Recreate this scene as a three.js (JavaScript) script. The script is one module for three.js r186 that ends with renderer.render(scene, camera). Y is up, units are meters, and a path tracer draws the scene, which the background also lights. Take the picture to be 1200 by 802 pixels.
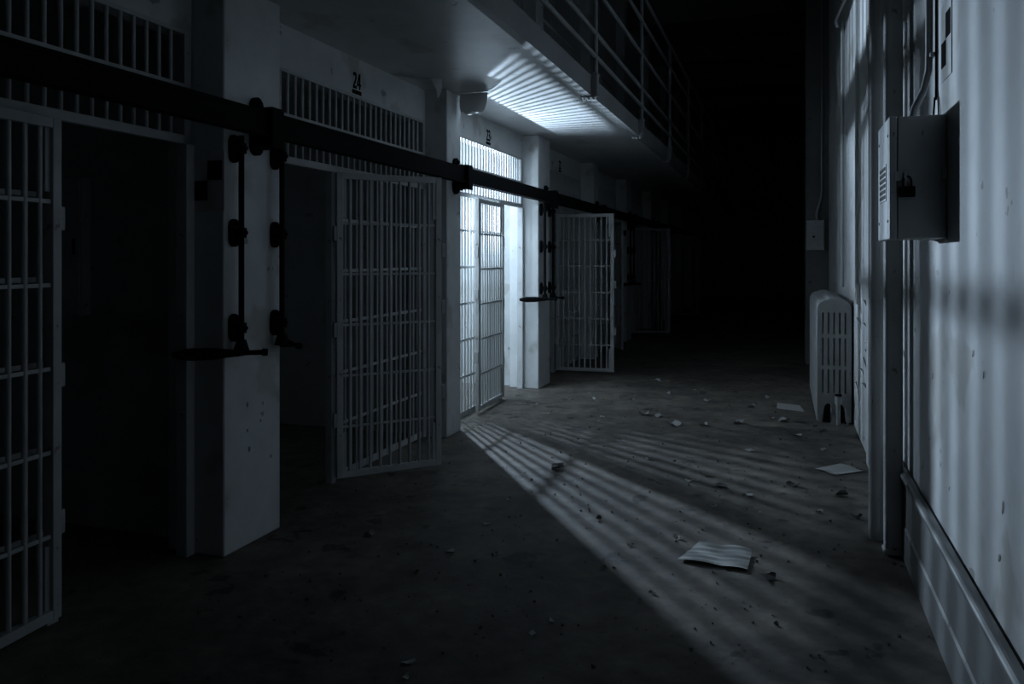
import * as THREE from 'three';
import { RoundedBoxGeometry } from 'three/addons/geometries/RoundedBoxGeometry.js';
import { mergeGeometries, toCreasedNormals } from 'three/addons/utils/BufferGeometryUtils.js';
import { FontLoader } from 'three/addons/loaders/FontLoader.js';
import { TextGeometry } from 'three/addons/geometries/TextGeometry.js';

// ------------------------------------------------------------ camera, lamp, exposure
const scene = new THREE.Scene();
scene.background = new THREE.Color(0x000000);
const camera = new THREE.PerspectiveCamera(2 * Math.atan(401 / 930) * 180 / Math.PI, 1200 / 802, 0.05, 120);
camera.position.set(0, 1.5, 0);
camera.rotation.y = 18.877 * Math.PI / 180;
camera.setViewOffset(1200, 802, 0, 99, 1200, 802);          // shifted lens: level camera, horizon above the middle
scene.add(camera);
const renderer = new THREE.WebGLRenderer({ antialias: true });
renderer.toneMapping = THREE.LinearToneMapping;
renderer.toneMappingExposure = 1.0;
renderer.shadowMap.enabled = true;
const LAMP = new THREE.Vector3(-3.90, 1.88, -8.10);          // the one lamp, in the cell behind the second pillar
const LAMP_AIM = new THREE.Vector3(0.50, 0.40, 0.77).normalize();
const LAMP_COLOR = new THREE.Color().setRGB(0.61, 0.79, 1.0);
const BEAM = 118, SPILL = 4;
const beam = new THREE.SpotLight(LAMP_COLOR, BEAM, 0, 72 * Math.PI / 180, 1, 2);
beam.position.copy(LAMP);
beam.target.position.copy(LAMP).add(LAMP_AIM);
beam.castShadow = true; beam.shadow.radius = 1.45; beam.shadow.mapSize.set(4096, 4096); beam.shadow.bias = -0.0004;
scene.add(beam, beam.target);
const spill = new THREE.PointLight(LAMP_COLOR, SPILL, 0, 2);
spill.position.copy(LAMP);
spill.castShadow = true; spill.shadow.radius = 1.5;
scene.add(spill);

// ------------------------------------------------------------ noise and textures
let seed = 7;
const rnd = () => { seed |= 0; seed = seed + 0x6D2B79F5 | 0; let t = Math.imul(seed ^ seed >>> 15, 1 | seed); t = t + Math.imul(t ^ t >>> 7, 61 | t) ^ t; return ((t ^ t >>> 14) >>> 0) / 4294967296; };
const rr = (a, b) => a + (b - a) * rnd();
function lattice(n) { const a = new Float32Array(n * n); for (let i = 0; i < a.length; i++) a[i] = rnd(); return { n, a }; }
function sample(L, u, v) {                                   // tiling value noise
  const n = L.n, x = u * n, y = v * n, xi = Math.floor(x), yi = Math.floor(y);
  let fx = x - xi, fy = y - yi; fx = fx * fx * (3 - 2 * fx); fy = fy * fy * (3 - 2 * fy);
  const g = (i, j) => L.a[((j % n + n) % n) * n + (i % n + n) % n];
  return (g(xi, yi) * (1 - fx) + g(xi + 1, yi) * fx) * (1 - fy) + (g(xi, yi + 1) * (1 - fx) + g(xi + 1, yi + 1) * fx) * fy;
}
function fbm(base, oct) { const Ls = []; for (let k = 0; k < oct; k++) Ls.push(lattice(base << k)); return (u, v) => { let s = 0, w = 1, t = 0; for (const L of Ls) { s += w * sample(L, u, v); t += w; w *= 0.55; } return s / t; }; }
function tex(size, fn, srgb, metres) {
  const d = new Uint8Array(size * size * 4);
  for (let j = 0; j < size; j++) for (let i = 0; i < size; i++) {
    const c = fn(i / size, j / size), o = (j * size + i) * 4;
    if (typeof c === 'number') d[o] = d[o + 1] = d[o + 2] = Math.max(0, Math.min(255, c * 255));
    else for (let k = 0; k < 3; k++) d[o + k] = Math.max(0, Math.min(255, c[k] * 255));
    d[o + 3] = 255;
  }
  const t = new THREE.DataTexture(d, size, size);
  t.wrapS = t.wrapT = THREE.RepeatWrapping; t.magFilter = THREE.LinearFilter; t.minFilter = THREE.LinearMipmapLinearFilter; t.generateMipmaps = true;
  if (srgb) t.colorSpace = THREE.SRGBColorSpace;
  t.repeat.set(1 / metres, 1 / metres); t.needsUpdate = true;
  return t;
}
const mix = (a, b, t) => a + (b - a) * t, sstep = (a, b, x) => { x = Math.max(0, Math.min(1, (x - a) / (b - a))); return x * x * (3 - 2 * x); };
// painted plaster: faint blotches, rusty drips, chips
const nA = fbm(4, 6), nB = fbm(16, 5), nC = fbm(8, 4);
const paintTex = tex(1024, (u, v) => {
  const a = nA(u, v), b = nB(u, v), stain = sstep(0.58, 0.74, nC(u, v)), chip = sstep(0.775, 0.79, nB(v, u));
  let g = 0.86 + 0.12 * (a - 0.5) + 0.10 * (b - 0.5) - 0.10 * stain;
  g = mix(g, 0.55, chip * 0.7);
  return [g * (1 - 0.0 * stain), g * (1 - 0.015 * stain), g * (1 - 0.04 * stain)];
}, true, 2.3);
const paintBump = tex(1024, (u, v) => 0.5 + 0.5 * (nB(u, v) - 0.5) + 0.3 * (nA(u, v) - 0.5) - 0.25 * sstep(0.775, 0.79, nB(v, u)), false, 2.3);
// concrete floor: grime, scuffs, pale dust
const fA = fbm(3, 7), fB = fbm(24, 5), fC = fbm(6, 5), fD = fbm(64, 3);
const floorTex = tex(2048, (u, v) => {
  const a = fA(u, v), b = fB(u, v), dust = sstep(0.52, 0.68, fC(u, v)), spot = sstep(0.70, 0.78, fB(v, u)), fine = fD(u, v);
  let g = 0.40 + 0.26 * (a - 0.5) + 0.22 * (b - 0.5) + 0.16 * (fine - 0.5) + 0.06 * dust - 0.20 * spot;
  return [g * 1.05, g * 0.985, g * 0.90];
}, true, 4.1);
const floorBump = tex(1024, (u, v) => 0.5 + 0.5 * (fB(u, v) - 0.5) + 0.4 * (fD(u, v) - 0.5), false, 2.05);
const metalTex = tex(512, (u, v) => { const a = nA(u, v), b = nB(u, v), r = sstep(0.76, 0.80, nB(v, u)); const g = 0.86 + 0.12 * (a - 0.5) + 0.08 * (b - 0.5); return [mix(g, 0.42, r * 0.6), mix(g, 0.33, r * 0.6), mix(g, 0.27, r * 0.6)]; }, true, 0.9);
const std = (r, g, b, o = {}) => new THREE.MeshStandardMaterial({ color: new THREE.Color().setRGB(r, g, b), roughness: 0.7, ...o });
const M = {
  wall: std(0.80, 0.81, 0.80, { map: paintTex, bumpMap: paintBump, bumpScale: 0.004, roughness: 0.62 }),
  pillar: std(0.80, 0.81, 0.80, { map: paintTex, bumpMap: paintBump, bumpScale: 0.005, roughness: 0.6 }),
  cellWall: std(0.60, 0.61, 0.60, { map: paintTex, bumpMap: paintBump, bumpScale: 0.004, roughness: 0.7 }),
  soffit: std(0.70, 0.71, 0.70, { map: paintTex, bumpMap: paintBump, bumpScale: 0.0006, roughness: 0.34 }),
  floor: std(0.72, 0.72, 0.72, { map: floorTex, bumpMap: floorBump, bumpScale: 0.004, roughness: 0.78 }),
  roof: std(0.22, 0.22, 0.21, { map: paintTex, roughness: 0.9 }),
  steel: std(0.62, 0.63, 0.62, { map: metalTex, roughness: 0.5 }),
  greySteel: std(0.34, 0.345, 0.34, { map: metalTex, roughness: 0.55 }),
  baseboard: std(0.29, 0.295, 0.29, { map: metalTex, roughness: 0.42 }),
  trim: std(0.70, 0.71, 0.70, { map: metalTex, roughness: 0.5 }),
  black: new THREE.MeshPhysicalMaterial({ color: new THREE.Color().setRGB(0.006, 0.006, 0.0065), roughness: 0.85, specularIntensity: 0.25 }),
  blackPaint: new THREE.MeshPhysicalMaterial({ color: new THREE.Color().setRGB(0.008, 0.008, 0.008), roughness: 1, specularIntensity: 0.1 }),
  cabinet: std(0.50, 0.52, 0.51, { map: metalTex, roughness: 0.42 }),
  conduit: std(0.45, 0.46, 0.46, { map: metalTex, roughness: 0.5 }),
  iron: std(0.46, 0.47, 0.46, { map: metalTex, roughness: 0.55 }),
  flake: std(0.36, 0.36, 0.34, { roughness: 0.85, side: THREE.DoubleSide }),
  chipped: std(0.20, 0.185, 0.16, { roughness: 0.95, side: THREE.DoubleSide }),
  peel: std(0.66, 0.67, 0.66, { roughness: 0.7, side: THREE.DoubleSide }),
  paper: std(0.46, 0.46, 0.44, { roughness: 0.9, side: THREE.DoubleSide }),
  dark: std(0.05, 0.045, 0.04, { roughness: 0.9, side: THREE.DoubleSide }),
  mattress: std(0.25, 0.25, 0.26, { roughness: 0.9 }),
};

// ------------------------------------------------------------ helpers
const taken = new Map();
function numbered(n) { const k = taken.get(n) || 0; taken.set(n, k + 1); return k ? `${n}_${String(k).padStart(3, '0')}` : n; }
function boxUV(geo, ox = 0, oy = 0, oz = 0) {                // uv in metres, by the way each face points
  const g = geo.index ? geo.toNonIndexed() : geo, p = g.attributes.position, n = g.attributes.normal, uv = new Float32Array(p.count * 2);
  for (let i = 0; i < p.count; i++) {
    const ax = Math.abs(n.getX(i)), ay = Math.abs(n.getY(i)), az = Math.abs(n.getZ(i)), x = p.getX(i) + ox, y = p.getY(i) + oy, z = p.getZ(i) + oz;
    if (ay >= ax && ay >= az) { uv[2 * i] = x; uv[2 * i + 1] = z; } else if (ax >= az) { uv[2 * i] = z; uv[2 * i + 1] = y; } else { uv[2 * i] = x; uv[2 * i + 1] = y; }
  }
  g.setAttribute('uv', new THREE.BufferAttribute(uv, 2));
  return g;
}
const geoCache = new Map();
function cached(key, make) { if (!geoCache.has(key)) geoCache.set(key, make()); return geoCache.get(key); }
const rbox = (w, h, d, r = 0.004) => cached(`b${w.toFixed(4)},${h.toFixed(4)},${d.toFixed(4)},${r}`, () => boxUV(new RoundedBoxGeometry(w, h, d, 1, Math.min(r, w / 2.2, h / 2.2, d / 2.2))));
const pbox = (w, h, d) => cached(`p${w.toFixed(4)},${h.toFixed(4)},${d.toFixed(4)}`, () => boxUV(new THREE.BoxGeometry(w, h, d)));
const cyl = (r, h, s = 10, r2 = r) => cached(`c${r.toFixed(4)},${r2.toFixed(4)},${h.toFixed(4)},${s}`, () => new THREE.CylinderGeometry(r2, r, h, s));
function put(parent, name, geo, mat, x = 0, y = 0, z = 0, rx = 0, ry = 0, rz = 0) {
  const m = new THREE.Mesh(geo, mat); m.name = parent === scene ? numbered(name) : name;
  m.position.set(x, y, z); m.rotation.set(rx, ry, rz); m.castShadow = m.receiveShadow = true; parent.add(m);
  return m;
}
function tag(o, label, category, group) { o.userData.label = label; o.userData.category = category; if (group) o.userData.group = group; return o; }
function thing(name, label, category, x, y, z, ry = 0, group) { const g = new THREE.Group(); g.name = numbered(name); g.position.set(x, y, z); g.rotation.y = ry; scene.add(g); return tag(g, label, category, group); }
// a structural block between two corners
function block(name, mat, [x0, x1], [y0, y1], [z0, z1], label, category, r = 0) {
  const w = x1 - x0, h = y1 - y0, d = z1 - z0, cx = (x0 + x1) / 2, cy = (y0 + y1) / 2, cz = (z0 + z1) / 2;
  const g = boxUV(r ? new RoundedBoxGeometry(w, h, d, 2, r) : new THREE.BoxGeometry(w, h, d), cx, cy, cz);
  const m = put(scene, name, g, mat, cx, cy, cz); m.userData.kind = 'structure';
  return tag(m, label, category);
}
function tube(pts, r, rad = 8, seg = 24) { return new THREE.TubeGeometry(new THREE.CatmullRomCurve3(pts.map(p => new THREE.Vector3(...p)), false, 'catmullrom', 0.3), seg, r, rad, false); }
function extrude(pts, depth, bevel = 0.003) { const s = new THREE.Shape(pts.map(p => new THREE.Vector2(...p))); return boxUV(new THREE.ExtrudeGeometry(s, { depth, bevelEnabled: bevel > 0, bevelSize: bevel, bevelThickness: bevel, bevelSegments: 1 })); }

// ------------------------------------------------------------ layout of the cell block (corridor runs along -z)
const XP = -2.64, XF = -2.85, XB = -5.1, XR = 0.60, XE = -1.56;   // pillar faces, cell fronts, cell backs, right wall, walkway edge
const YC = 2.90, YS = 3.07, YT = 6.2, ZN = 3.2, ZF = -31;
const PITCH = 2.69;
const pillars = [];                                          // k = -1 is nearest the camera; even k are the wide ones with levers
for (let k = -1; k <= 9; k++) { const c = -3.515 - PITCH * k, wide = k % 2 === 0, hw = wide ? 0.235 : 0.15; pillars.push({ k, c, wide, z1: c + hw, z0: c - hw }); }
const PL = k => pillars.find(p => p.k === k);

// ------------------------------------------------------------ structure
block('floor', M.floor, [XB - 0.2, XR + 0.3], [-0.2, 0], [ZF - 0.2, ZN + 0.2], 'worn dusty concrete corridor and cell floor', 'floor');
block('wall_right', M.wall, [XR, XR + 0.25], [0, YT], [ZF, ZN], 'pale painted corridor wall facing the cells', 'wall');
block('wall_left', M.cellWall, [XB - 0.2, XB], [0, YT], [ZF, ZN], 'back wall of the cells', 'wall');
block('wall_far', M.wall, [XB, XR], [0, YT], [ZF - 0.2, ZF], 'dark end wall at the far end of the corridor', 'wall');
block('wall_near', M.wall, [XB, XR], [0, YT], [ZN, ZN + 0.2], 'end wall behind the viewpoint', 'wall');
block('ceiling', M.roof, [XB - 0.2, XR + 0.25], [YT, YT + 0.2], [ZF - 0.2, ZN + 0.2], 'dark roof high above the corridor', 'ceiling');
block('ceiling_lower', M.soffit, [XB, XE - 0.012], [YC, YS], [ZF, ZN], 'white underside of the upper walkway slab over the cell fronts', 'ceiling');
{ // steel channel along the slab edge
  const s = [[0, 0], [0, 0.172], [-0.03, 0.172], [-0.03, 0.166], [-0.008, 0.166], [-0.008, 0.008], [-0.06, 0.008], [-0.06, 0]];
  const g = extrude(s, ZN - ZF, 0); const m = put(scene, 'trim_1', g, M.greySteel, XE, YC - 0.008, ZF); m.userData.kind = 'structure'; tag(m, 'steel fascia channel along the edge of the upper walkway', 'trim');
}
const PNAME = k => ({ '-1': 'pillar nearest the viewpoint', 0: 'wide foreground pillar', 1: 'narrow pillar before the lit cell', 2: 'bright pillar past the lit cell', 3: 'narrow pillar beyond the square-open door' })[k] || `${['fifth', 'sixth', 'seventh', 'eighth', 'ninth', 'tenth'][k - 4]} pillar of the row`;
for (const p of pillars) {
  block('pillar', M.pillar, [XF - 0.14, XP], [0, YC], [p.z0, p.z1], ({ '-1': 'narrow pillar nearest the viewpoint', 0: 'wide painted pillar carrying two black lever rods in the left foreground', 1: 'narrow flaking pillar in front of the lit cell', 2: 'bright side-lit pillar just beyond the lit cell', 3: 'narrow pillar beyond the perpendicular open door' })[p.k] || `dark pillar ${['fifth', 'sixth', 'seventh', 'eighth', 'ninth', 'tenth'][p.k - 4]} in the row towards the far end`, 'pillar', 0.012);
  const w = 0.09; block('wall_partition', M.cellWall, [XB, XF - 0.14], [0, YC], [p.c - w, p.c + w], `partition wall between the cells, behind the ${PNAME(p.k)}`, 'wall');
}
const CELLNAMES = ['foreground cell at the left edge', 'cell numbered 24', 'brightly lit cell', 'dark cell just past the lit cell', 'fifth cell along the row', 'sixth cell along the row', 'seventh cell along the row', 'eighth cell along the row', 'ninth cell along the row', 'tenth cell along the row'];
pillars.forEach((p, i) => { if (i === pillars.length - 1) return; const q = pillars[i + 1]; 
  block('wall_lintel', M.wall, [XF - 0.14, XF + 0.012], [2.64, YC], [q.z1, p.z0], `plaster lintel above the barred transom of the ${CELLNAMES[i]}`, 'wall');
});

// roof beams
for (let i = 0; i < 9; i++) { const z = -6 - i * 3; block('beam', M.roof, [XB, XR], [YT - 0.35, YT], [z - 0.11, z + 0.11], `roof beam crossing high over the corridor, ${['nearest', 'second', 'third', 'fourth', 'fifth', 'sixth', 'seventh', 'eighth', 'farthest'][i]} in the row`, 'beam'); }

// ------------------------------------------------------------ cell fronts
const BAR_R = 0.0105, BP = 0.0775;
const BARS_ON = new THREE.CylinderGeometry(1, 1, 1, 10);
function bar(parent, r, y0, y1, x, z, mat = M.steel) { return put(parent, 'bar', cyl(r, y1 - y0, 10), mat, x, (y0 + y1) / 2, z); }
function transom(za, zb, label) {                            // za > zb
  const t = thing('transom_grille', label, 'grille', XF, 2.07, (za + zb) / 2), L = za - zb;
  put(t, 'rail', rbox(0.035, 0.045, L), M.steel, 0, 0.022, 0);
  put(t, 'rail', rbox(0.035, 0.020, L), M.steel, 0, 0.292, 0);
  put(t, 'rail', rbox(0.03, 0.022, L), M.steel, 0, 0.559, 0);
  put(t, 'stile', rbox(0.035, 0.57, 0.05), M.steel, 0, 0.285, L / 2 - 0.025); put(t, 'stile', rbox(0.035, 0.57, 0.05), M.steel, 0, 0.285, -L / 2 + 0.025);
  const n = Math.round((L - 0.1) / BP);
  for (let i = 1; i < n; i++) bar(t, BAR_R, 0.03, 0.55, 0.0, L / 2 - 0.05 - i * (L - 0.1) / n);
  return t;
}
const RAILS = [0.03, 0.375, 0.72, 1.065, 1.41, 1.755, 2.05];
function fixedPanel(za, zb, label) {
  const t = thing('cell_grille', label, 'grille', XF, 0, (za + zb) / 2), L = za - zb;
  RAILS.forEach((y, i) => { if (i < 6) put(t, 'rail', rbox(0.012, 0.05 - (i ? 0.028 : 0), L, 0.002), M.steel, 0, y, 0); });
  put(t, 'stile', rbox(0.05, 2.07, 0.055), M.steel, 0, 1.035, L / 2 - 0.0275); put(t, 'stile', rbox(0.05, 2.07, 0.055), M.steel, 0, 1.035, -L / 2 + 0.0275);
  const n = Math.round((L - 0.11) / BP);
  for (let i = 1; i < n; i++) bar(t, BAR_R, 0.005, 2.07, 0, L / 2 - 0.055 - i * (L - 0.11) / n);
  return t;
}
// a door leaf: hinge at its origin, the leaf along +x of the group
function leaf(label, x, z, ry, W) {
  const t = thing('cell_door', label, 'cell door', x, 0, z, ry), y0 = 0.035, H = 2.03;
  for (const [cx] of [[0.022], [W - 0.022]]) put(t, 'stile', rbox(0.044, H, 0.038), M.steel, cx, y0 + H / 2, 0);
  for (let i = 0; i <= 6; i++) { const edge = i === 0 || i === 6; put(t, 'rail', rbox(W - 0.07, edge ? 0.042 : 0.017, edge ? 0.034 : 0.012, 0.002), M.steel, W / 2, y0 + (i === 0 ? 0.021 : i === 6 ? H - 0.021 : i * H / 6), 0); }
  const n = Math.round(W / 0.0755); for (let i = 1; i < n; i++) bar(t, BAR_R, y0 + 0.02, y0 + H - 0.02, 0.022 + i * (W - 0.044) / n, 0);
  for (const cx of [0.050, W - 0.050]) for (const cy of [y0 + 0.17, y0 + H - 0.17]) put(t, 'corner_plate', rbox(0.034, 0.26, 0.016, 0.003), M.steel, cx, cy, 0.006);
  for (const y of [0.42, 1.02, 1.66]) put(t, 'hinge', rbox(0.026, 0.10, 0.034, 0.006), M.steel, -0.008, y, 0.0);
  for (const y of [0.55, 1.15, 1.55]) put(t, 'lock_lug', rbox(0.03, 0.10, 0.045, 0.006), M.steel, W + 0.013, y, 0);
  return t;
}
const JW0 = 0.07, OW0 = 0.76;                                // jamb and doorway widths
function cellFront(i, open, dlabel, JW = JW0, OW = OW0, W = 0.755) {                        // i indexes the gap between pillar i and i+1
  const p = pillars[i], q = pillars[i + 1], za = p.z0, zb = q.z1, nm = CELLNAMES[i], wideFar = q.wide;
  transom(za - 0.005, zb + 0.005, `barred transom grille over the doorway of the ${nm}`);
  // jamb beside the wide pillar, doorway, then the fixed bars
  const zj = wideFar ? zb : za, s = wideFar ? 1 : -1;
  const j = put(scene, 'door_jamb', boxUV(new RoundedBoxGeometry(0.07, 2.07, JW, 1, 0.006), 0, 0, zj), M.trim, XF, 1.035, zj + s * JW / 2); j.userData.kind = 'structure'; tag(j, `painted steel door jamb of the ${nm}`, 'door jamb');
  const zh = zj + s * (JW + OW);
  if (wideFar) fixedPanel(za - 0.004, zh, `fixed wall of bars beside the doorway of the ${nm}`); else fixedPanel(zh, zb + 0.004, `fixed wall of bars beside the doorway of the ${nm}`);
  // open angle 0 = shut; the shut leaf points back to the jamb
  const shut = s > 0 ? Math.PI / 2 : -Math.PI / 2;           // +x of the leaf points to -z or +z
  leaf(dlabel, XF + 0.045, zh + (wideFar ? 0.02 : -0.02), shut - (s > 0 ? open : -open) * Math.PI / 180, W);
}
const OPEN = [[176, 'barred cell door folded flat open at the left edge of the picture', 0.06, 0.73], [138, 'barred cell door standing wide open under number 24'], [177, 'barred cell door folded back against the bars of the lit cell', 0.05, 0.69, 0.86], [94, 'barred cell door open square to the corridor past the lit cell'], [150, 'dim barred door of the fifth cell folded back'], [106, 'dim barred door standing out far down the row'], [160, 'barred door of the seventh cell in the dark'], [95, 'barred door of the eighth cell in the dark'], [170, 'barred door of the ninth cell in the dark'], [90, 'barred door of the tenth cell in the dark']];
for (let i = 0; i < 8; i++) cellFront(i, ...OPEN[i]);

// cell numbers painted over the doors
const font = await new FontLoader().loadAsync('fonts/droid/droid_sans_bold.typeface.json');
function number(txt, z, label) {
  const g = new TextGeometry(txt, { font, size: 0.095, depth: 0.003, curveSegments: 4, bevelEnabled: false }); g.computeBoundingBox(); const w = g.boundingBox.max.x;
  const t = thing('cell_number', label, 'number', XF + 0.0125, 2.655, z, Math.PI / 2);
  const d = put(t, 'digits', g, M.blackPaint, -w * 0.39, 0.03, 0); d.scale.set(0.78, 1.2, 1);
  put(t, 'name_strip', pbox(0.125, 0.028, 0.003), M.blackPaint, 0, 0.006, 0.0015);
}
number('24', -4.925, 'black painted number 24 over the second cell door');
number('23', -7.55, 'black painted number over the lit cell');
number('22', -10.28, 'black painted number over the dark cell past the lit one');

// ------------------------------------------------------------ locking bar with brackets, lever rods
{
  const t = thing('locking_bar', 'long black steel locking bar running along the cell fronts', 'locking bar', -2.55, 2.19, -12.5);
  put(t, 'channel', boxUV(new RoundedBoxGeometry(0.05, 0.10, 31, 1, 0.006)), M.black, 0, 0, 0);
  put(t, 'lower_flange', boxUV(new THREE.BoxGeometry(0.068, 0.010, 31)), M.black, 0.006, -0.055, 0);
  put(t, 'slide_rod', boxUV(new THREE.BoxGeometry(0.05, 0.02, 31)), M.black, 0, 0.06, 0);
}
const oval = (w, h, d) => cached(`oval${w},${h},${d}`, () => { const s = new THREE.Shape(), r = w / 2; s.absarc(0, h / 2 - r, r, 0, Math.PI); s.absarc(0, -h / 2 + r, r, Math.PI, 2 * Math.PI); const g = new THREE.ExtrudeGeometry(s, { depth: d, bevelEnabled: true, bevelSize: 0.003, bevelThickness: 0.003, bevelSegments: 1, curveSegments: 10 }); g.rotateY(Math.PI / 2); return boxUV(g); });
for (const p of pillars.filter(p => p.k >= 0 && p.k < 7)) {
  const t = thing('bar_bracket', `black bracket clamping the locking bar to the ${PNAME(p.k)}`, 'bracket', XP, 2.19, p.c - 0.005);
  put(t, 'flange', oval(0.085, 0.30, 0.022), M.black, 0.003, 0, 0);
  put(t, 'clamp_back', rbox(0.034, 0.20, 0.10, 0.004), M.black, 0.044, -0.02, 0);
  put(t, 'clamp_front', rbox(0.02, 0.20, 0.10, 0.004), M.black, 0.142, -0.02, 0);
  put(t, 'liner', pbox(0.014, 0.12, 0.098), M.black, 0.1235, 0.012, 0);
  put(t, 'clamp_base', rbox(0.11, 0.05, 0.10, 0.004), M.black, 0.093, -0.0865, 0);
  put(t, 'clamp_cap', rbox(0.11, 0.018, 0.10, 0.004), M.black, 0.093, 0.080, 0);
  for (const y of [-0.115, 0.115]) put(t, 'bolt', cyl(0.016, 0.02, 6), M.black, 0.036, y, 0, 0, 0, Math.PI / 2);
}
function leverRod(p, side) {                                 // side +1 = nearer the camera
  const z = p.c + side * 0.171, x = XP + 0.055;
  const t = thing('lever_rod', side > 0 ? `black lever rod on the near edge of the ${PNAME(p.k)}` : `black lever rod on the far edge of the ${PNAME(p.k)}`, 'lever', x, 0, z);
  put(t, 'rod', cyl(0.015, 1.095, 10), M.black, 0, 1.5675, 0);
  for (const y of [1.145, 1.625, 2.05]) {
    const b = put(t, 'rod_bracket', oval(0.062, 0.135, 0.016), M.black, -0.052, y, 0);
    put(b, 'arm', rbox(0.05, 0.04, 0.035, 0.006), M.black, 0.04, 0, 0);
    put(b, 'collar', cyl(0.026, 0.05, 12), M.black, 0.052, 0, 0);
    put(b, 'bolt', cyl(0.012, 0.06, 6), M.black, 0.055, 0, 0, 0, 0, Math.PI / 2);
    for (const s of [-1, 1]) put(b, 'bolt', cyl(0.009, 0.014, 6), M.black, 0.024, s * 0.042, 0, 0, 0, Math.PI / 2);
  }
  put(t, 'hub', cyl(0.042, 0.06, 12, 0.024), M.black, 0, 1.055, 0);
  // the handle: a flat tapered grip on one side, a short peg on the other
  const g = new THREE.LatheGeometry([[0.001, -0.31], [0.014, -0.305], [0.024, -0.27], [0.031, -0.22], [0.030, -0.12], [0.020, -0.04], [0.018, 0.0], [0.013, 0.03], [0.013, 0.11], [0.019, 0.115], [0.018, 0.14], [0.001, 0.142]].map(a => new THREE.Vector2(...a)), 12);
  g.rotateZ(-Math.PI / 2);                                   // grip along -x
  const h = put(t, 'handle', boxUV(g), M.black, 0, 1.025, 0); h.rotation.y = side * 0.62;
  h.position.set(0.02, 1.025, side * 0.05);
}
for (const k of [0, 2, 4]) for (const s of [1, -1]) leverRod(PL(k), s);

// checker plaques
function plaque(label, x, y, z, ry, flip = 1) {
  const t = thing('marker_plaque', label, 'plaque', x, y, z, ry);
  put(t, 'plate', rbox(0.20, 0.30, 0.004, 0.0015), M.wall, 0, 0, 0.002);
  put(t, 'dark_square', pbox(0.088, 0.098, 0.002), M.blackPaint, 0.044 * flip, 0.052, 0.005); put(t, 'dark_square', pbox(0.088, 0.098, 0.002), M.blackPaint, -0.044 * flip, -0.048, 0.005);
}
plaque('pale plaque with two black squares on the foreground pillar', -2.735, 1.885, PL(0).z1, 0);
plaque('pale plaque with two black squares on a far dark pillar', -2.735, 1.885, PL(4).z1, 0);
plaque('pale plaque with two black squares high on the right wall', XR, 2.345, -3.452, -Math.PI / 2);

// ------------------------------------------------------------ upper walkway railing
{
  const t = thing('walkway_railing', 'pipe railing of the upper walkway with five rails', 'railing', XE, YS, -13.5);
  const y0 = 0, ys = [3.235, 3.435, 3.83, 4.215, 4.53], L = 33;
  ys.forEach((y, i) => put(t, 'rail', cyl(i === 4 ? 0.022 : 0.02, L, 10), M.greySteel, 0.028, y - YS, 0, Math.PI / 2, 0, 0));
  for (let k = -2; k <= 9; k++) {
    const zw = k < 0 ? -6.70 + 3.3 + 2.36 * (-1 - k) : -6.70 - 2.36 * k, z = zw + 13.5; if (zw > 2.9 || zw < -29.5) continue;
    put(t, 'post', cyl(0.021, 1.5, 10), M.greySteel, 0.028, 0.71, z);
    const b = put(t, 'bracket', rbox(0.05, 0.18, 0.085, 0.004), M.greySteel, 0.028, -0.085, z);
    put(b, 'flange', rbox(0.06, 0.012, 0.13, 0.003), M.greySteel, 0.0, 0.092, 0);
    const f = put(t, 'foot_plate', rbox(0.13, 0.012, 0.07, 0.003), M.greySteel, -0.03, -0.184, z);
    for (const dx of [-0.04, 0.0, 0.04]) put(f, 'bolt', cyl(0.013, 0.022, 6), M.trim, dx, -0.015, 0);
  }
}
// upper tier cell fronts
for (let i = 0; i < 7; i++) {
  const za = pillars[i].c, zb = pillars[i + 1].c, L = za - zb - 0.3;
  const t = thing('upper_cell_grille', `wall of bars on the upper tier above the ${CELLNAMES[i]}`, 'grille', XF, YS, (za + zb) / 2);
  for (const y of [0.03, 0.7, 1.4, 2.07]) put(t, 'rail', rbox(0.03, 0.04, L), M.steel, 0, y, 0);
  const n = Math.round(L / 0.09); for (let k = 0; k <= n; k++) bar(t, BAR_R, 0.01, 2.1, 0, -L / 2 + 0.01 + k * (L - 0.02) / n);
}
for (const p of pillars) block('upper_pillar', M.wall, [XF - 0.15, XF + 0.15], [YS, YT], [p.c - 0.15, p.c + 0.15], `upper tier pillar standing above the ${PNAME(p.k)}`, 'pillar');
block('wall_upper', M.wall, [XF - 0.14, XF + 0.0], [YS + 2.13, YT], [ZF, ZN], 'dark wall above the upper tier bars', 'wall');

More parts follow.
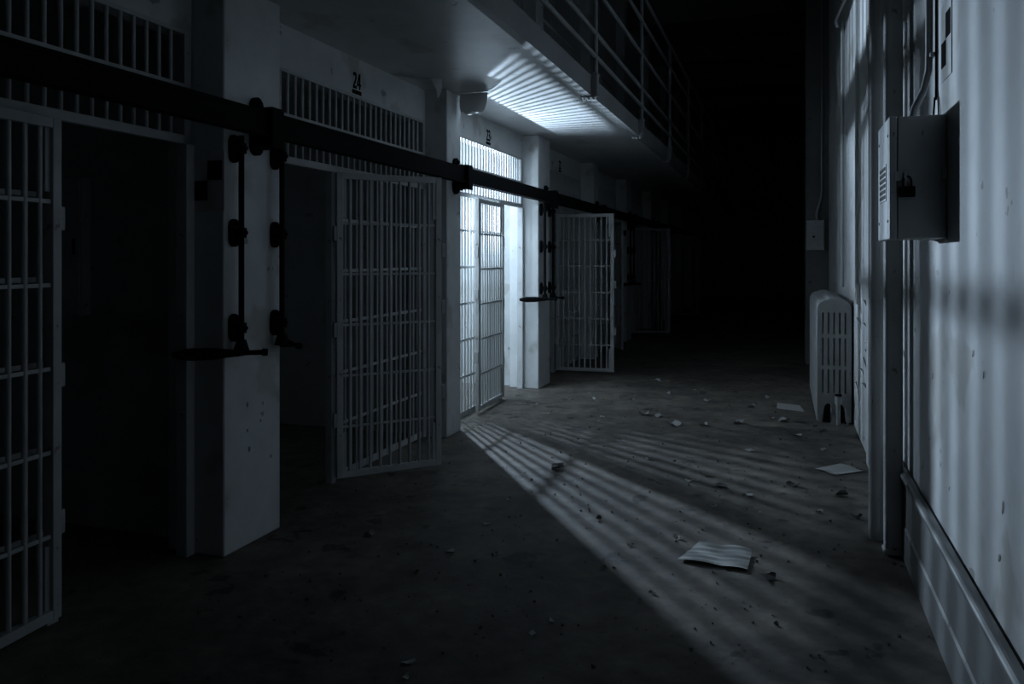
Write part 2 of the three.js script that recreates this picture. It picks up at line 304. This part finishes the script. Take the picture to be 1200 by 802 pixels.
// ------------------------------------------------------------ right side: plinth, pipes, fuse box, conduits
{
  const s = [[0, 0], [-0.036, 0], [-0.036, 0.16], [-0.030, 0.172], [-0.028, 0.39]];
  for (let i = 0; i <= 8; i++) { const q = -Math.PI / 2 - i * Math.PI * 0.95 / 8; s.push([-0.031 + 0.021 * Math.cos(q), 0.418 - 0.021 * Math.sin(q) * -1]); }
  s.push([-0.012, 0.432], [-0.010, 0.395], [0, 0.395]);
  const m = put(scene, 'baseboard_right', extrude(s, 7.6, 0), M.baseboard, XR, 0, -4.75); m.userData.kind = 'structure'; tag(m, 'tall grey painted baseboard with rounded cap along the right wall', 'baseboard');
}
{ // two vertical pipes
  const t = thing('boxed_riser', 'square pale pipe casing standing against the right wall', 'pipe', 0.525, 0, -4.42);
  put(t, 'casing', boxUV(new RoundedBoxGeometry(0.085, 6.1, 0.085, 4, 0.02)), M.trim, 0, 3.06, 0);
  put(t, 'collar', rbox(0.098, 0.03, 0.098, 0.012), M.trim, 0, 0.02, 0);
  const q = thing('riser_pipe', 'round pale riser pipe left of the square casing', 'pipe', 0.472, 0, -4.64);
  put(q, 'pipe', cyl(0.036, 6.1, 24), M.trim, 0, 3.06, 0);
  put(q, 'coupling', cyl(0.041, 1.28, 24), M.trim, 0, 0.64, 0);
  for (const y of [1.0, 2.6, 4.2]) put(q, 'clamp_strap', rbox(0.09, 0.025, 0.01, 0.003), M.trim, 0.080, y, 0);
}
{ // fuse box
  const t = thing('fuse_box', 'grey steel fuse box with padlock on the right wall', 'fuse box', XR, 1.575, -3.63), W = 0.205, H = 0.48, D = 0.37;
  put(t, 'body', rbox(W - 0.03, H, D, 0.006), M.cabinet, -(W - 0.03) / 2, H / 2, 0);
  const d = put(t, 'door', rbox(0.028, H + 0.008, D + 0.012, 0.006), M.cabinet, -W + 0.014, H / 2, 0);
  const lab = put(d, 'label_plate', rbox(0.003, 0.15, 0.20, 0.001), M.conduit, -0.0155, -0.01, 0.0);
  for (let r = 0; r < 6; r++) put(lab, 'louvre', rbox(0.004, 0.014, 0.18, 0.001), M.dark, -0.002, -0.058 + r * 0.023, 0);
  for (const y of [-0.17, 0.17]) for (const z of [-0.15, 0.15]) put(d, 'screw', cyl(0.006, 0.005, 8), M.conduit, -0.015, y, z, 0, 0, Math.PI / 2);
  put(t, 'hasp', rbox(0.055, 0.04, 0.008, 0.003), M.cabinet, -W + 0.045, 0.245, D / 2 + 0.006);
  put(t, 'staple', rbox(0.012, 0.026, 0.02, 0.003), M.cabinet, -W + 0.055, 0.245, D / 2 + 0.014);
  put(t, 'hinge', rbox(0.02, 0.05, 0.02, 0.004), M.cabinet, -0.012, 0.25, D / 2 + 0.008);
  const k = thing('padlock', 'small dark padlock hanging from the fuse box hasp', 'padlock', XR - W + 0.062, 1.745, -3.63 + D / 2 + 0.020);
  put(k, 'body', rbox(0.056, 0.042, 0.02, 0.004), M.black, 0, 0.012, 0);
  put(k, 'shackle', tube([[-0.014, 0.03, 0], [-0.014, 0.055, 0], [-0.009, 0.068, 0], [0, 0.073, 0], [0.009, 0.068, 0], [0.014, 0.055, 0], [0.014, 0.03, 0]], 0.004, 6, 18), M.black);
  const c = thing('conduit', 'dark bent conduit entering the top of the fuse box', 'conduit', 0, 0, 0);
  put(c, 'tube', tube([[0.575, 6.1, -3.69], [0.575, 4, -3.69], [0.575, 2.5, -3.69], [0.573, 2.28, -3.69], [0.56, 2.21, -3.70], [0.515, 2.11, -3.715], [0.505, 2.05, -3.72]], 0.0145, 8, 50), M.conduit);
  put(c, 'strap', rbox(0.02, 0.018, 0.075, 0.004), M.conduit, 0.583, 2.34, -3.69);
  const w = thing('cable', 'thin cable dropping straight onto the fuse box', 'cable', 0, 0, 0);
  put(w, 'wire', tube([[0.593, 6.0, -3.645], [0.593, 2.3, -3.645], [0.59, 2.2, -3.64], [0.575, 2.055, -3.60]], 0.0045, 6, 40), M.black);
}
{ // thin conduits by the radiator
  const a = thing('thin_conduit', 'thin painted conduit running down to a plate above the radiator', 'conduit', 0.575, 0, -7.15);
  put(a, 'tube', cyl(0.014, 4.9, 8), M.trim, 0, 3.7, 0); put(a, 'outlet_plate', rbox(0.03, 0.17, 0.12, 0.006), M.trim, 0.008, 1.2, 0);
  const b = thing('thin_conduit', 'thin painted conduit with a slanting branch high on the wall', 'conduit', 0.57, 0, -8.75);
  put(b, 'tube', cyl(0.016, 5.0, 8), M.trim, 0, 3.7, 0);
  put(b, 'branch', tube([[-0.05, 3.86, 0.0], [-0.07, 3.90, 0.06], [-0.04, 3.93, 0.4], [0, 3.93, 1.0], [0.005, 3.95, 1.5]], 0.016, 8, 20), M.trim);
  const c = block('trim_2', M.trim, [XR - 0.03, XR], [0, YT], [-6.30, -6.16], 'flat vertical trim board on the right wall beyond the pipes', 'trim', 0.006);
}
block('pilaster', M.roof, [0.30, XR], [0, YT], [-12.6, -11.9], 'dark pilaster projecting from the right wall beyond the radiator', 'pilaster');  // dark roof colour paints in the shade on the pilaster
{
  const t = thing('switch_box', 'small grey switch box on the dark pilaster beyond the radiator', 'switch box', 0.42, 1.60, -11.9);
  put(t, 'body', rbox(0.24, 0.42, 0.09, 0.008), M.cabinet, 0, 0.21, 0.045); put(t, 'cover', rbox(0.225, 0.40, 0.012, 0.004), M.cabinet, 0, 0.21, 0.093); put(t, 'knob', cyl(0.016, 0.03, 10), M.black, -0.02, 0.19, 0.105, Math.PI / 2);
  const c = thing('conduit', 'thin conduit rising from the small grey switch box', 'conduit', 0, 0, 0);
  put(c, 'tube', tube([[0.44, 2.02, -11.85], [0.44, 2.15, -11.86], [0.50, 2.35, -11.88], [0.51, 2.7, -11.88], [0.51, 6, -11.88]], 0.016, 8, 36), M.conduit);
}
{ // column radiator, sections seen end-on
  const t = thing('radiator', 'old cast iron column radiator against the right wall', 'radiator', 0.435, 0, -7.72), W = 0.28, H = 1.12, N = 24, SP = 0.085;
  const s = new THREE.Shape(); const hw = W / 2;
  s.moveTo(-hw, 0.02); s.lineTo(-hw, H - 0.10); s.quadraticCurveTo(-hw, H - 0.02, -hw + 0.08, H - 0.01); s.quadraticCurveTo(0, H + 0.02, hw - 0.08, H - 0.01); s.quadraticCurveTo(hw, H - 0.02, hw, H - 0.10); s.lineTo(hw, 0.02);
  s.lineTo(hw - 0.035, 0.0); s.lineTo(hw - 0.05, 0.14); s.quadraticCurveTo(hw - 0.07, 0.20, hw - 0.115, 0.17); s.lineTo(hw - 0.12, 0.0); s.lineTo(-hw + 0.12, 0); s.lineTo(-hw + 0.115, 0.17); s.quadraticCurveTo(-hw + 0.07, 0.20, -hw + 0.05, 0.14); s.lineTo(-hw + 0.035, 0); s.closePath();
  const rows = [[0.265, 0.49], [0.515, 0.775], [0.80, 1.005]];
  for (let c = 0; c < 5; c++) { const x = -hw + 0.045 + c * (W - 0.09) / 4 - 0.001; for (const [a, b] of rows) { const h = new THREE.Path(), r = 0.0125; h.absarc(x, b - r, r, 0, Math.PI); h.absarc(x, a + r, r, Math.PI, 2 * Math.PI); s.holes.push(h); } }
  const g = boxUV(new THREE.ExtrudeGeometry(s, { depth: SP - 0.03, bevelEnabled: true, bevelSize: 0.008, bevelThickness: 0.011, bevelSegments: 2, curveSegments: 5 }));
  const s2 = new THREE.Shape(); s2.moveTo(-hw, 0.22);                       // middle sections have no feet
  for (let i = 0; i < N; i++) put(t, 'section', g, M.iron, 0, 0.0, -i * SP - SP);
  put(t, 'supply_pipe', tube([[0.03, 0.0, 0.06], [0.03, 0.16, 0.06], [0.03, 0.22, 0.05], [0.03, 0.24, -0.04]], 0.018, 8, 16), M.iron);
  const v = put(t, 'valve', cyl(0.032, 0.07, 10), M.iron, 0.03, 0.22, 0.065); put(v, 'valve_wheel', cyl(0.03, 0.014, 10), M.black, 0, 0.05, 0);
}

// ------------------------------------------------------------ inside the cells
function bunk(x, z, w, label) {
  const t = thing('bunk', label, 'bunk', x, 0, z);
  put(t, 'frame', rbox(1.9, 0.05, 0.68), M.steel, 0, 0.42, 0); put(t, 'mattress', rbox(1.8, 0.10, 0.62, 0.03), M.mattress, 0, 0.495, 0);
  for (const sx of [-0.85, 0.85]) for (const sz of [-0.28, 0.28]) put(t, 'leg', rbox(0.04, 0.40, 0.04), M.steel, sx, 0.20, sz);
}
{
  const t = thing('wall_locker', 'pale flat steel locker on the partition inside the dark foreground cell', 'locker', -3.80, 1.18, -3.425);
  put(t, 'body', rbox(0.30, 0.76, 0.06), M.trim, 0, 0.38, 0.03); put(t, 'door', rbox(0.28, 0.74, 0.012), M.trim, 0, 0.38, 0.066); put(t, 'handle', rbox(0.012, 0.09, 0.015), M.black, 0.11, 0.38, 0.079);
}
{ // the work lamp that lights the cell, on a stand beside the door
  const t = thing('work_lamp', 'round work lamp on a tripod stand inside the lit cell', 'lamp', LAMP.x, 0, LAMP.z);
  const yaw = Math.atan2(LAMP_AIM.x, LAMP_AIM.z), bx = -LAMP_AIM.x * 0.07, bz = -LAMP_AIM.z * 0.07;
  put(t, 'pole', cyl(0.014, 1.62, 10), M.black, bx * 1.6, 1.02, bz * 1.6);
  for (let k = 0; k < 3; k++) { const a = k * 2.094 + 0.4; put(t, 'leg', tube([[bx * 1.6, 0.55, bz * 1.6], [bx * 1.6 + 0.15 * Math.cos(a), 0.27, bz * 1.6 + 0.15 * Math.sin(a)], [bx * 1.6 + 0.30 * Math.cos(a), 0.012, bz * 1.6 + 0.30 * Math.sin(a)]], 0.010, 6, 10), M.black); }
  const h = new THREE.Group(); h.name = 'head'; h.position.set(0, LAMP.y, 0); h.rotation.y = yaw; t.add(h);
  put(h, 'housing', new THREE.LatheGeometry([[0.001, -0.16], [0.03, -0.16], [0.045, -0.12], [0.06, -0.05], [0.062, -0.025], [0.056, -0.025], [0.04, -0.05]].map(a => new THREE.Vector2(...a)), 24), M.black, 0, 0, 0, Math.PI / 2);
  const em = std(0.9, 0.9, 0.9, { emissive: LAMP_COLOR.clone(), emissiveIntensity: 6 });
  put(h, 'lens', new THREE.CylinderGeometry(0.045, 0.045, 0.006, 24), em, 0, 0, -0.045, Math.PI / 2);
}

// ------------------------------------------------------------ peeling paint
function sheet(nu, nv, f) { const g = new THREE.PlaneGeometry(1, 1, nu, nv), p = g.attributes.position; for (let i = 0; i < p.count; i++) { const q = f(p.getX(i) + 0.5, p.getY(i) + 0.5); p.setXYZ(i, ...q); } g.computeVertexNormals(); return g; }
function slab(nu, nv, f, t = 0.0015) {                       // a curved sheet with thickness
  const a = sheet(nu, nv, f), n = a.attributes.normal, b = a.clone(), p = b.attributes.position;
  for (let i = 0; i < p.count; i++) p.setXYZ(i, p.getX(i) - n.getX(i) * t, p.getY(i) - n.getY(i) * t, p.getZ(i) - n.getZ(i) * t);
  return mergeGeometries([a, b]);
}
tag(put(scene, 'peeling_paint', slab(18, 22, (u, v) => { const e = Math.sqrt(Math.max(0.12, 1 - Math.pow(Math.max(0, v - 0.25) / 0.82, 2))), k = Math.max(0, v - 0.66) / 0.34; return [-2.485 + (u - 0.5) * 0.25 * e - 0.02 * v, YC - 0.002 - 0.235 * v + 0.05 * k * k + 0.012 * Math.sin(u * 7 + 1) * v, -6.27 + 0.03 * Math.sin(u * 3.2) * v + 0.09 * k * k]; }), M.peel), 'large curl of peeling ceiling paint at the head of the narrow pillar', 'peeling paint');
tag(put(scene, 'peeling_paint', slab(8, 12, (u, v) => { const w = 0.085 * (1 - v * 0.92); return [-2.575 + (u - 0.45) * w * 0.8 + 0.03 * Math.sin(v * 2.2), YC - 0.002 - 0.15 * v, -5.68 - (u - 0.45) * w * 0.8 + 0.01 * v]; }), M.peel), 'pointed tongue of peeling paint hanging from the ceiling', 'peeling paint');
tag(put(scene, 'peeling_paint', slab(12, 4, (u, v) => [-2.80 + u * 0.20, YC - 0.004 - 0.022 * v * (0.4 + u), -5.45 - 0.2 * u + 0.05 * v], 0.001), M.peel), 'lifted strip of paint along the ceiling crack by number 24', 'peeling paint');
{ // flaking spots on the right wall
  const spots = [[2.85, 1.13, 0.012, 0.03], [3.0, 1.18, 0.01, 0.03], [3.75, 1.0, 0.012, 0.035], [2.62, 0.78, 0.010, 0.05], [2.66, 0.62, 0.012, 0.03], [3.4, 0.62, 0.009, 0.02], [3.82, 0.72, 0.01, 0.02]];
  spots.forEach(([z, y, w, h], i) => { const g = slab(6, 6, (u, v) => { const p = (u - 0.5) * 2, q = (v - 0.5) * 2, k = Math.max(Math.abs(p), Math.abs(q)) / (Math.hypot(p, q) || 1) * (0.8 + 0.2 * Math.sin(5 * p + 3 * q)); return [XR - 0.0022, y + q * k * h / 2, -z - p * k * w / 2 + q * 0.004]; }, 0.001);
    tag(put(scene, 'paint_chip', g, M.chipped), 'small dark chip in the paint of the right wall', 'paint chip', 'lifted paint chips on the right wall'); });
  for (let i = 0; i < 18; i++) { const z = rr(5.0, 7.5), y = rr(0.25, 1.15), w = rr(0.03, 0.1), h = rr(0.03, 0.12), c = rr(0.01, 0.03); const g = slab(5, 5, (u, v) => [XR - 0.002 - c * v * v * (0.5 + u), y + (v - 0.5) * h, -z + (u - 0.5) * w * (1 - 0.4 * v)], 0.0008);
    tag(put(scene, 'paint_chip', g, M.flake), 'curled flake of paint peeling from the wall beside the radiator', 'paint chip', 'paint flakes on the wall by the radiator'); }
}

for (const [y, z, w, h] of [[0.735, 3.46, 0.016, 0.028], [0.63, 3.57, 0.012, 0.018], [0.60, 3.46, 0.014, 0.02], [0.50, 3.475, 0.02, 0.03], [0.42, 3.66, 0.012, 0.02]]) {
  const g = slab(6, 6, (u, v) => { const p = (u - 0.5) * 2, q = (v - 0.5) * 2, k = Math.max(Math.abs(p), Math.abs(q)) / (Math.hypot(p, q) || 1); return [XP + 0.0022, y + q * k * h / 2, -z + p * k * w / 2]; }, 0.0012);
  tag(put(scene, 'paint_chip', g, M.chipped), 'small dark chip low on the wide foreground pillar', 'paint chip', 'dark chips on the foreground pillar');
}
// ------------------------------------------------------------ paper and debris on the floor
function paper(label, corners, lift) {
  const [a, b, c, d] = corners; const g = slab(16, 26, (u, v) => { const x = mix(mix(a[0], b[0], u), mix(d[0], c[0], u), v), z = mix(mix(a[1], b[1], u), mix(d[1], c[1], u), v); return [x, 0.004 + lift(u, v), z]; }, 0.0012);
  return tag(put(scene, 'paper_sheet', g, M.paper), label, 'paper');
}
paper('crumpled pale sheet of paper lying in the beam on the floor', [[-0.494, -3.972], [-0.162, -3.945], [-0.15, -4.205], [-0.415, -4.215]], (u, v) => 0.008 * Math.abs(Math.sin(u * 5 + v)) + 0.0016 * Math.sin(v * 19 + u * 3) + 0.0012 * Math.sin(v * 31 - u * 4) + 0.006 + 0.010 * Math.pow(v, 4) - 0.006 * Math.pow(u, 8));
paper('flat sheet of paper on the floor near the right wall', [[0.212, -6.017], [0.344, -5.877], [0.532, -6.055], [0.393, -6.227]], (u, v) => 0.006 * Math.sin(u * 4) ** 2);
paper('pale sheet of paper on the floor in front of the radiator', [[-0.06, -8.30], [0.19, -8.20], [0.16, -8.52], [-0.06, -8.60]], (u, v) => 0.006 * Math.sin(v * 4) ** 2);
function flake(x, z, s, mat, label, cat, group, name) {
  const a = rr(0, 6.28), asp = rr(0.35, 0.9), c = rr(0.1, 0.5) * s, k1 = rr(0, 6), pts = [], ca = Math.cos(a), sa = Math.sin(a);
  const g = slab(5, 5, (u, v) => { let p = u - 0.5, q = v - 0.5; const r = 1 - 0.55 * Math.abs(p * q) * 4 * (0.5 + 0.5 * Math.sin(k1 + 3 * p)); const lx = p * s * r, lz = q * s * asp * r; return [x + ca * lx - sa * lz, 0.003 + c * p * p * 2 + 0.3 * c * (q + 0.5), z + sa * lx + ca * lz]; }, 0.001);
  tag(put(scene, name, g, mat), label, cat, group);
}
const seen = [[-2.112, -3.8, .07], [-1.312, -2.649, .06], [-1.27, -2.55, .04], [-2.387, -7.706, .07], [-1.251, -7.542, .12], [-1.1, -7.5, .09], [-0.922, -7.168, .13], [-0.67, -7.255, .10], [-0.386, -7.429, .11], [-0.155, -8.882, .08], [-0.238, -6.413, .08], [0.115, -7.094, .09], [0.0, -7.679, .11], [-0.10, -7.78, .06], [-1.449, -9.672, .12], [-1.293, -9.656, .08], [-1.6, -7.3, .08], [-0.75, -8.5, .07], [-0.3, -8.3, .08], [0.25, -7.5, .07], [0.3, -7.3, .06], [-0.6, -5.4, .05], [-0.2, -5.2, .06], [-0.95, -5.9, .05], [-1.2, -8.8, .07], [-0.4, -4.9, .05], [0.2, -5.0, .05], [0.3, -6.6, .06], [-1.9, -8.2, .06], [-1.5, -8.3, .05]];
for (const [x, z, s] of seen) flake(x, z, s, M.flake, 'small pale flake of peeled paint on the corridor floor', 'paint flake', 'pale paint flakes on the floor', 'paint_flake');
for (let i = 0; i < 22; i++) flake(rr(-2.4, 0.5), -Math.pow(rr(1.6, 3.3), 2), rr(0.02, 0.055), M.flake, 'small pale flake of peeled paint on the corridor floor', 'paint flake', 'pale paint flakes on the floor', 'paint_flake');
for (const [x, z, s] of [[-0.387, -5.369, .09], [-0.499, -5.588, .07], [0.064, -5.523, .10], [-0.06, -3.9, .08], [-1.52, -5.42, .11], [-1.0, -4.45, .05], [-0.75, -4.1, .04], [-0.82, -3.75, .05], [-0.55, -3.55, .04], [-1.65, -3.4, .05], [0.35, -5.4, .08], [0.4, -4.95, .07]]) flake(x, z, s, M.dark, 'dark curled scrap lying on the corridor floor', 'scrap', 'dark scraps on the floor', 'floor_scrap');
{ // grit: uncountable crumbs
  const g = new THREE.TetrahedronGeometry(1, 0), im = new THREE.InstancedMesh(g, M.floor, 1400), m = new THREE.Matrix4(), q = new THREE.Quaternion(), col = new THREE.Color();
  for (let i = 0; i < 1400; i++) { const s = Math.pow(rnd(), 3) * 0.011 + 0.003; q.setFromEuler(new THREE.Euler(rr(0, 6), rr(0, 6), rr(0, 6))); m.compose(new THREE.Vector3(rr(-2.6, 0.55), s * 0.35, -Math.pow(rr(1.4, 3.2), 2)), q, new THREE.Vector3(s, s * 0.6, s)); im.setMatrixAt(i, m); const v = rr(0.2, 1.5); im.setColorAt(i, col.setRGB(v, v, v)); }
  im.name = 'floor_grit'; im.castShadow = im.receiveShadow = true; im.userData = { kind: 'stuff', label: 'fine grit and crumbs scattered over the concrete floor', category: 'grit' }; scene.add(im);
}
renderer.render(scene, camera);
